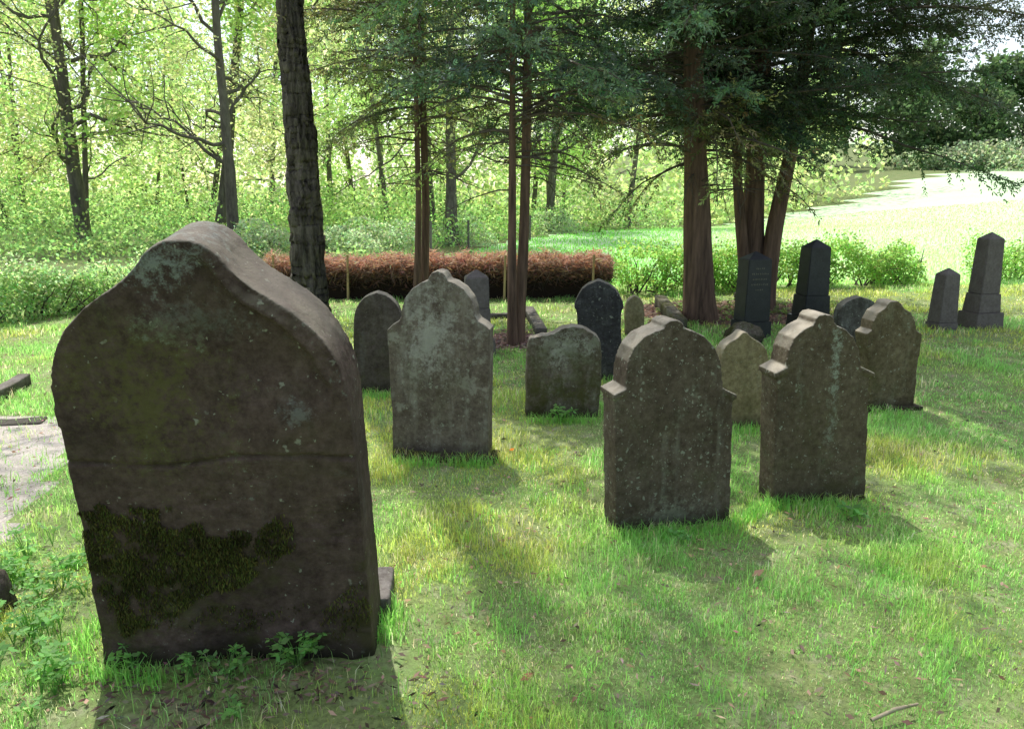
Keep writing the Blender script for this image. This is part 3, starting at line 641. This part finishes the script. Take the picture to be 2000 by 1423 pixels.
# ---------------------------------------------------------------- hedges
def hedge(label, line, h, w, n, ls, col, seed, gap=0., lump=.3, name='hedge', stem=60, gs=2.0):
    r = np.random.default_rng(seed); pts = np.array([tuple(p) for p in line]); L = np.concatenate([[0], np.cumsum(np.linalg.norm(np.diff(pts[:, :2], axis=0), axis=1))])
    base = Vector(pts.mean(0)); base.z = tz(base.x, base.y); t = thing(name, base, label, 'hedge')
    s = r.uniform(0, L[-1], n); x = np.interp(s, L, pts[:, 0]); y = np.interp(s, L, pts[:, 1])
    top = h*(1-lump+2*lump*fbm(np.stack([s, 0*s, 0*s], 1), 1.6, seed, 3)); a = r.uniform(0, math.pi, n); rr = r.uniform(.55, 1.03, n)*(1+.08*r.normal(size=n))
    dy = np.cos(a)*w/2*rr; z = np.sin(a)**.6*top*rr
    z = np.where(r.uniform(size=n) < .45, r.uniform(0, 1, n)*top*.85, z)
    Pp = np.stack([x+r.normal(size=n)*.05, y+dy, z+terr(x, y)], 1)
    if gap: Pp = Pp[fbm(Pp*np.array([1, 1, 1.6]), gs, seed+3, 4)+.02*r.normal(size=n) > gap]
    tone = (.6+.8*fbm(Pp, 3., seed+1, 2))[:, None]
    mesh('foliage', [leaves(Pp, r.uniform(.7, 1.3, len(Pp))*ls, ls*.65, np.clip(colvar(len(Pp), col, .22, .12, r)*tone, .01, .7), 1, r)], M_leaf, parent=t, org=base, smooth=False)
    st = []
    for k in range(stem):
        s0 = r.uniform(0, L[-1]); p = np.array([np.interp(s0, L, pts[:, 0]), np.interp(s0, L, pts[:, 1])+r.normal()*.08, 0]); p[2] = tz(p[0], p[1])-.02
        st.append(tube(limbpath(p, (r.normal()*.5, r.normal()*.3, 1), h*r.uniform(.5, .95), r, 0, .22, 6), np.linspace(.016, .004, 7), 5))
    mesh('stems', st, M_bark, parent=t, org=base); return t
hedge('loose green hedge at the left, running behind the large gravestone', [G(-220, 650), G(0, 632), G(200, 600), G(530, 580)], .70, .9, 30000, .045, (.34, .45, .25), 81, lump=.28, stem=120, gap=.38)
hedge('loose sunlit hedge with gaps behind the conifers on the right', [G(1195, 573), G(1400, 566), G(1600, 560), G(1800, 553)], .68, .6, 26000, .05, (.27, .40, .13), 82, gap=.47, lump=.38, stem=90, gs=2.2)
hedge('loose sunlit hedge at the far right behind the brownish obelisks', [G(1890, 552), G(2000, 548), G(2150, 545)], .72, .6, 7000, .05, (.27, .40, .13), 83, gap=.45, lump=.35, stem=30, gs=2.2)
a = G(528, 581); b = G(1192, 579); r = np.random.default_rng(9)
t = thing('brushwood_hedge', (a+b)/2, 'long heap of reddish brown dry branches held between wooden stakes', 'brushwood hedge')
org = (a+b)/2; n = 36000; s = r.uniform(0, 1, n); x = a.x+(b.x-a.x)*s; y0 = a.y+(b.y-a.y)*s
top = .55+.06*(fbm(np.stack([s*14, 0*s, 0*s], 1), 1.5, 2, 3)-.5)*2
ang = r.uniform(0, math.pi, n); rr = r.uniform(.55, 1.05, n)*(1+.06*r.normal(size=n)); z = np.abs(np.sin(ang))**.22*top*rr; dy = np.cos(ang)*.28*rr
Pp = np.stack([x, y0+dy, z+terr(x, y0)], 1)
D = nrm(np.stack([r.normal(size=n), .7*r.normal(size=n), .7*r.normal(size=n)], 1)); Sd = nrm(np.cross(D, rdir(n, 1, r)))
tw = r.uniform(size=n) < .35; Lh = np.where(tw, r.uniform(.12, .4, n), r.uniform(.05, .12, n)); Wd = np.where(tw, .008, .020)
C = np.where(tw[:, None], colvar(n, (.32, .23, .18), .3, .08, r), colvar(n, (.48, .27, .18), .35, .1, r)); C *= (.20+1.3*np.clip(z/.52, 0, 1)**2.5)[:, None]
cs = np.linspace(.02, .98, 60); prof = [(-.2, 0), (-.19, .3), (-.1, .40), (.1, .40), (.19, .3), (.2, 0)]  # dark inner core, added to block light through the brush
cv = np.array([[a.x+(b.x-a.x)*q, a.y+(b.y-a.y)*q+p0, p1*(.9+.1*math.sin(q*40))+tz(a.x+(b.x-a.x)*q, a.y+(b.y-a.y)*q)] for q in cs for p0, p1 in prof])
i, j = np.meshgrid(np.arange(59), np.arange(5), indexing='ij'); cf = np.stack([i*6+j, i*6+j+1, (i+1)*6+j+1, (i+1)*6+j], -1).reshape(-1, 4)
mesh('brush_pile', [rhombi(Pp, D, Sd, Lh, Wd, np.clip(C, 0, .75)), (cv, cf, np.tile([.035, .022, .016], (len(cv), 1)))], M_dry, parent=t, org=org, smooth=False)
for px in (543, 684, 838, 986, 1156):
    p = G(px, 584); p.y -= .1; hh = .62 if px != 838 else .7
    bm = bmesh.new(); bmesh.ops.create_cone(bm, cap_ends=True, segments=8, radius1=.018, radius2=.016, depth=hh+.1)
    bmesh.ops.bevel(bm, geom=bm.edges[:], offset=.003, segments=1)
    me = bpy.data.meshes.new('stake'); bm.to_mesh(me); bm.free(); me.materials.append(M_wood); o = bpy.data.objects.new('stake', me); COL.objects.link(o); o.parent = t; o.location = (p.x-org.x, p.y-org.y, (hh-.1)/2); o.rotation_euler = (r.normal()*.03, r.normal()*.03, 0)
for i, (px, py) in enumerate([(842, 500), (915, 486), (1035, 470)]):
    p = G(px, py); q = np.array(p); o = mesh('fence_post', [tube([q+[0, 0, -.1], q+[0, 0, .4], q+[.01, 0, .85]], [.035, .034, .032], 8)], M_grey, org=q)
    tag(o, 'weathered wooden fence post along the edge of the wood', 'fence post', 'fence posts along the wood edge')

# ---------------------------------------------------------------- grass and small plants
def blades(n, x, y, hgt, wid, C, r, bend=.6, base=None):
    z = terr(x, y) if base is None else base; Pb = np.stack([x, y, z-.004], 1); a = r.uniform(0, 2*math.pi, n); S_ = np.stack([np.cos(a), np.sin(a), 0*a], 1)
    la = r.uniform(0, 2*math.pi, n); lean = np.stack([np.cos(la), np.sin(la), 0*la], 1)*(r.uniform(.05, bend, n))[:, None]
    h = hgt[:, None]; w = wid[:, None]; upv = np.array([0, 0, 1.])
    m = Pb+(upv*.6+lean*.25)*h; tp = Pb+(upv*(1-.25*np.linalg.norm(lean, axis=1, keepdims=True))+lean)*h
    V = np.stack([Pb-S_*w/2, Pb+S_*w/2, m+S_*w*.4, m-S_*w*.4, tp], 1).reshape(-1, 3); k = np.arange(n)[:, None]*5
    Fq_ = np.concatenate([k+0, k+1, k+2, k+3], 1); Ft = np.concatenate([k+3, k+2, k+4], 1)
    return (V, Fq_, Ft, np.repeat(C, 5, 0))
def grassobj(sets, name, mat):
    V = np.concatenate([s[0] for s in sets]); off = 0; q = []; t_ = []
    for s in sets: q.append(s[1]+off); t_.append(s[2]+off); off += len(s[0])
    C = np.concatenate([s[3] for s in sets]); q = np.concatenate(q); t_ = np.concatenate(t_)
    me = bpy.data.meshes.new(name); me.vertices.add(len(V)); me.vertices.foreach_set('co', V.astype(np.float32).ravel())
    L = np.concatenate([q.ravel(), t_.ravel()]).astype(np.int32); st = np.concatenate([np.arange(len(q))*4, len(q)*4+np.arange(len(t_))*3]).astype(np.int32)
    me.loops.add(len(L)); me.loops.foreach_set('vertex_index', L); me.polygons.add(len(st)); me.polygons.foreach_set('loop_start', st); me.update(calc_edges=True)
    at = me.color_attributes.new('Col', 'FLOAT_COLOR', 'POINT'); at.data.foreach_set('color', np.concatenate([C, np.ones((len(C), 1))], 1).astype(np.float32).ravel())
    me.materials.append(mat); o = bpy.data.objects.new(name, me); COL.objects.link(o); return o
r = np.random.default_rng(77); sets = []
def gcol(x, y, r):
    n = len(x); a = n2(x, y, 1.1, 21); b = n2(x, y, 4, 22); g = np.array([.28, .50, .18]); ye = np.array([.42, .48, .15]); st = np.array([.64, .60, .44])
    k = sstep(.47, .66, a+.12*sstep(.8, 2.2, x)*sstep(4, 3, y))[:, None]; c = g*(1-k)+ye*k
    s = (r.uniform(size=n) < .08+.24*sstep(.47, .66, b))[:, None]; c = np.where(s, st, c); return np.clip(c*(1+.25*r.normal(size=(n, 1)))*(1+.06*r.normal(size=(n, 3))), .01, .75)
def front_soil(x, y): return (x > -1.45) & (x < -.35+.2*(y-2.4)) & (y > 2.0) & (y < 2.6)
for y0, y1, dens, hg, wd in ((1.3, 3.4, 12500, .038, .003), (3.4, 5.5, 6800, .038, .004), (5.5, 8, 3000, .040, .006), (8, 13, 1300, .042, .009)):
    y = r.uniform(y0, y1, int(dens*(y1-y0)*(1.5*y1))); x = r.uniform(-.75*y1, .75*y1, len(y)); ok = (abs(x) < .75*y+.4)
    x, y = x[ok], y[ok]; d = n2(x, y, 2.2, 30); keep = (r.uniform(size=len(x)) < .36+1.1*sstep(.36, .58, d)) & ~bed_mask(x, y) & (~path_mask(x, y) | (r.uniform(size=len(x)) < .10)) & (~front_soil(x, y) | (r.uniform(size=len(x)) < .4)); x, y = x[keep], y[keep]
    hh = hg*r.uniform(.4, 1.5, len(x))*(.5+1.1*sstep(.4, .65, n2(x, y, 3, 31))); sets.append(blades(len(x), x, y, hh, np.full(len(x), wd)*r.uniform(.7, 1.3, len(x)), gcol(x, y, r), r, 1.0))
TG = (.25, .48, .14)
for (x0, y0, x1, y1), dn in (((150, 1300, 330, 1330), 150), ((150, 1290, 200, 1200), 90), ((740, 1250, 770, 1180), 120), ((765, 905, 965, 905), 190), ((1025, 822, 1172, 822), 170), ((1195, 1050, 1430, 1030), 230), ((1480, 985, 1700, 995), 230), ((1405, 845, 1500, 840), 110), ((1700, 812, 1800, 812), 110), ((690, 775, 780, 772), 90), ((1120, 745, 1220, 745), 90), ((1430, 1020, 1560, 960), 300)):
    s = r.uniform(0, 1, dn*2); a = G(x0, y0); b = G(x1, y1); x = a.x+(b.x-a.x)*s+r.normal(size=len(s))*.035; y = a.y+(b.y-a.y)*s-np.abs(r.normal(size=len(s)))*.05
    sets.append(blades(len(x), x, y, r.uniform(.03, .105, len(x)), np.full(len(x), .0042), colvar(len(x), TG, .2, .08, r), r, .9))
for k in range(680):
    y0 = r.uniform(1.8, 9); x0 = r.uniform(-.7, .7)*y0; m = int(r.integers(14, 40)); x = x0+r.normal(size=m)*.05; y = y0+r.normal(size=m)*.05
    if bed_mask(np.array([x0]), np.array([y0]))[0] or front_soil(x0, y0): continue
    sets.append(blades(m, x, y, r.uniform(.03, .09, m), np.full(m, .004), colvar(m, TG, .25, .08, r), r, 1.))
o = grassobj(sets, 'lawn_grass', M_grass); tag(o, 'patchy green and straw-coloured grass growing over the cemetery lawn', 'grass', kind='stuff')
sets = []; n = 70000; y = 12.6+34*r.uniform(0, 1, n)**1.5; x = r.uniform(-.15, .85, n)*y; ok = x > edge_x(y)+.1; x, y = x[ok], y[ok]
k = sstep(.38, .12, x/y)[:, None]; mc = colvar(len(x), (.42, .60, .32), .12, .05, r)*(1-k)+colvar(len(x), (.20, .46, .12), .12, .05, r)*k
sets.append(blades(len(x), x, y, r.uniform(.04, .11, len(x)), .006+.0009*y, mc, r, .9))
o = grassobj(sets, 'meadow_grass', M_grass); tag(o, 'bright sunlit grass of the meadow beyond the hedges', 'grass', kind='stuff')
n = 7000; y = r.uniform(1.5, 12, n); x = r.uniform(-.72, .72, n)*y; Pl = np.stack([x, y, terr(x, y)+.012+.012*r.uniform(size=n)], 1)
lt = leaves(Pl, r.uniform(.010, .045, n), r.uniform(.005, .018, n), colvar(n, (.40, .28, .21), .35, .12, r), .18, r)
bx = r.normal(bedc.x, .8, 2500); by = r.normal(bedc.y, .5, 2500); Pb_ = np.stack([bx, by, terr(bx, by)+.012], 1)
lt2 = leaves(Pb_, .05, .02, colvar(2500, (.36, .24, .18), .35, .1, r), .2, r)
bx = r.normal(cir.x, .35, 900); by = r.normal(cir.y, .3, 900); Pb_ = np.stack([bx, by, terr(bx, by)+.012], 1)
lt4 = leaves(Pb_, .045, .018, colvar(900, (.42, .30, .26), .35, .1, r), .2, r)
fx = r.normal(-.95, .35, 600); fy = r.normal(2.32, .14, 600); Pf = np.stack([fx, fy, terr(fx, fy)+.015], 1)
lt3 = leaves(Pf, r.uniform(.02, .05, 600), .012, colvar(600, (.20, .15, .11), .4, .1, r), .2, r)
o = mesh('leaf_litter', [lt, lt2, lt3, lt4], M_dry, smooth=False); tag(o, 'dry brown leaves and bits of bark scattered over the lawn', 'leaf litter', kind='stuff')
def plantgeo(c, n, R, hh, ls, r, col):
    st = []; lv = []
    for k in range(n):
        az = r.uniform(0, 6.28); tip = np.array([c[0]+math.cos(az)*R*r.uniform(.2, 1), c[1]+math.sin(az)*R*r.uniform(.2, 1), c[2]+hh*r.uniform(.5, 1)]); st.append(tube([c, (np.array(c)+tip)/2+[0, 0, hh*.15], tip], [.002, .0017, .001], 4, np.array(col)*.8))
        for q in range(5):
            a2 = q*1.26+r.uniform(0, .6); D = nrm(np.array([[math.cos(a2), math.sin(a2), r.uniform(-.5, .5)]])); Sd = nrm(np.cross(D, [[0, 0, 1.]]) + .35*r.normal(size=(1, 3))); l = ls*r.uniform(.6, 1.2)
            lv.append(rhombi(tip[None]+D*l*.55, D, Sd, l, l*.6, colvar(1, col, .25, .06, r)))
    return st+lv
r = np.random.default_rng(55); WG = (.20, .38, .13)
for px, py, n, R, hh, ls, lb in [(580, 1300, 26, .10, .13, .032, 'leafy green weed at the foot of the large gravestone, right of its middle'), (445, 1322, 14, .07, .09, .028, 'small leafy weed at the foot of the large gravestone, under its middle'), (378, 1322, 10, .06, .09, .026, 'small leafy weed left of the middle at the foot of the large gravestone'), (262, 1310, 12, .07, .10, .03, 'leafy weed at the left foot of the large gravestone'), (450, 1400, 8, .05, .05, .026, 'tiny weed in the shaded soil in front of the large gravestone'),
                               (1096, 822, 12, .09, .12, .04, 'leafy weed at the foot of the low broad gravestone'), (1322, 1058, 8, .05, .06, .04, 'small weed in front of the spotted brown gravestone'), (1668, 1012, 8, .06, .07, .045, 'small weed in front of the streaked brown gravestone')]:
    c = np.array(G(px, py)); o = mesh('weed', plantgeo(c, n, R, hh, ls, r, WG), M_grass, org=c, smooth=False); tag(o, lb, 'weed')
gp = []
for k in range(100):
    px = r.uniform(-140, 200) if k < 60 else r.uniform(-120, 130); py = r.uniform(1060, 1400); c = np.array(G(px, py))
    if px > 130 and py > 1200: continue
    gp += plantgeo(c, int(r.integers(3, 8)), .06, r.uniform(.05, .16), r.uniform(.02, .036), r, WG)
o = mesh('ground_elder', gp, M_grass, smooth=False); tag(o, 'low leafy ground cover growing left of the large gravestone', 'ground cover', kind='stuff')
gp = []
for k in range(120):
    x = r.normal(bedc.x+.1, .75); y = r.normal(bedc.y+.1, .45); c = np.array((x, y, tz(x, y))); gp += plantgeo(c, 4, .07, r.uniform(.04, .12), .045, r, (.24, .34, .12))
o = mesh('bed_ivy', gp, M_grass, smooth=False); tag(o, 'small leafy plants covering the soil bed under the conifers', 'ground cover', kind='stuff')
def one(name, px, py, L, W, col, lb, cat):
    c = np.array(G(px, py)); c[2] += .03; D = nrm(np.array([[1, .5, .25]])); Sd = nrm(np.array([[-.5, 1, .3]])); o = mesh(name, [rhombi(c[None], D, Sd, L, W, np.array(col))], M_dry, org=c, smooth=False); tag(o, lb, cat)
one('fallen_leaf', 1480, 1130, .075, .035, (.5, .28, .2), 'single reddish fallen leaf on the open grass at right', 'fallen leaf')
one('orange_flower', 1000, 886, .04, .03, (.8, .25, .03), 'tiny orange flower in the grass right of the pale streaked gravestone', 'flower')
one('fallen_bark', 1030, 1335, .06, .03, (.35, .18, .11), 'curled piece of reddish bark in the foreground grass', 'bark')
c0 = np.array(G(1700, 1419)); c1 = np.array(G(1790, 1395)); c0[2] += .025; c1[2] += .04; mid = (c0+c1)/2+[0, 0, .01]
o = mesh('fallen_twig', [tube([c0, mid, c1], [.006, .007, .004], 7)], simplemat('twig_wood', (.30, .25, .17), (.42, .36, .26), 30), org=c0); tag(o, 'dry twig lying in the grass at the bottom right', 'twig')

# ---------------------------------------------------------------- light, camera
el = math.radians(60); sd = Vector((.36, -.93, 0)).normalized()
sun = bpy.data.lights.new('sun', 'SUN'); sun.energy = 5; sun.angle = math.radians(.53); sun.color = (1, .97, .90)
so = bpy.data.objects.new('sun', sun); COL.objects.link(so); so.location = (0, 0, 20)
sv = Vector((sd.x*math.cos(el), sd.y*math.cos(el), -math.sin(el)))
so.rotation_euler = sv.to_track_quat('-Z', 'Y').to_euler()
w = bpy.data.worlds.new('World'); S.world = w; w.use_nodes = True; nt = w.node_tree
sk = nt.nodes.new('ShaderNodeTexSky'); sk.sky_type = 'NISHITA'; sk.sun_disc = False; sk.sun_elevation = el; sk.sun_rotation = math.atan2(-sd.x, -sd.y); sk.air_density = 1.; sk.dust_density = .6
tc = nt.nodes.new('ShaderNodeTexCoord'); dp = nt.nodes.new('ShaderNodeVectorMath'); dp.operation = 'DOT_PRODUCT'; nt.links.new(tc.outputs['Generated'], dp.inputs[0]); dp.inputs[1].default_value = tuple(-sv)
mx = mathn(nt, 'MAXIMUM', dp.outputs['Value'], 0.)
hz = mathn(nt, 'ADD', mathn(nt, 'MULTIPLY', mathn(nt, 'MINIMUM', mx, .55), 9.2), .2)
cb = nt.nodes.new('ShaderNodeCombineXYZ'); [nt.links.new(mathn(nt, 'MULTIPLY', hz, k), cb.inputs[i]) for i, k in enumerate((1.06, 1., .91))]
ad = nt.nodes.new('ShaderNodeVectorMath'); ad.operation = 'ADD'; nt.links.new(sk.outputs[0], ad.inputs[0]); nt.links.new(cb.outputs[0], ad.inputs[1])
nt.links.new(ad.outputs[0], nt.nodes['Background'].inputs[0]); nt.nodes['Background'].inputs[1].default_value = .135
cam = bpy.data.cameras.new('camera'); cam.lens = 28; cam.sensor_width = 36; cam.clip_end = 2000; cam.clip_start = .05
co = bpy.data.objects.new('camera', cam); COL.objects.link(co); co.location = CAM; co.rotation_euler = (math.radians(90)-P, 0, 0); S.camera = co
S.view_settings.view_transform = 'Standard'
S.cycles.max_bounces = 6; S.cycles.diffuse_bounces = 3; S.cycles.transmission_bounces = 4
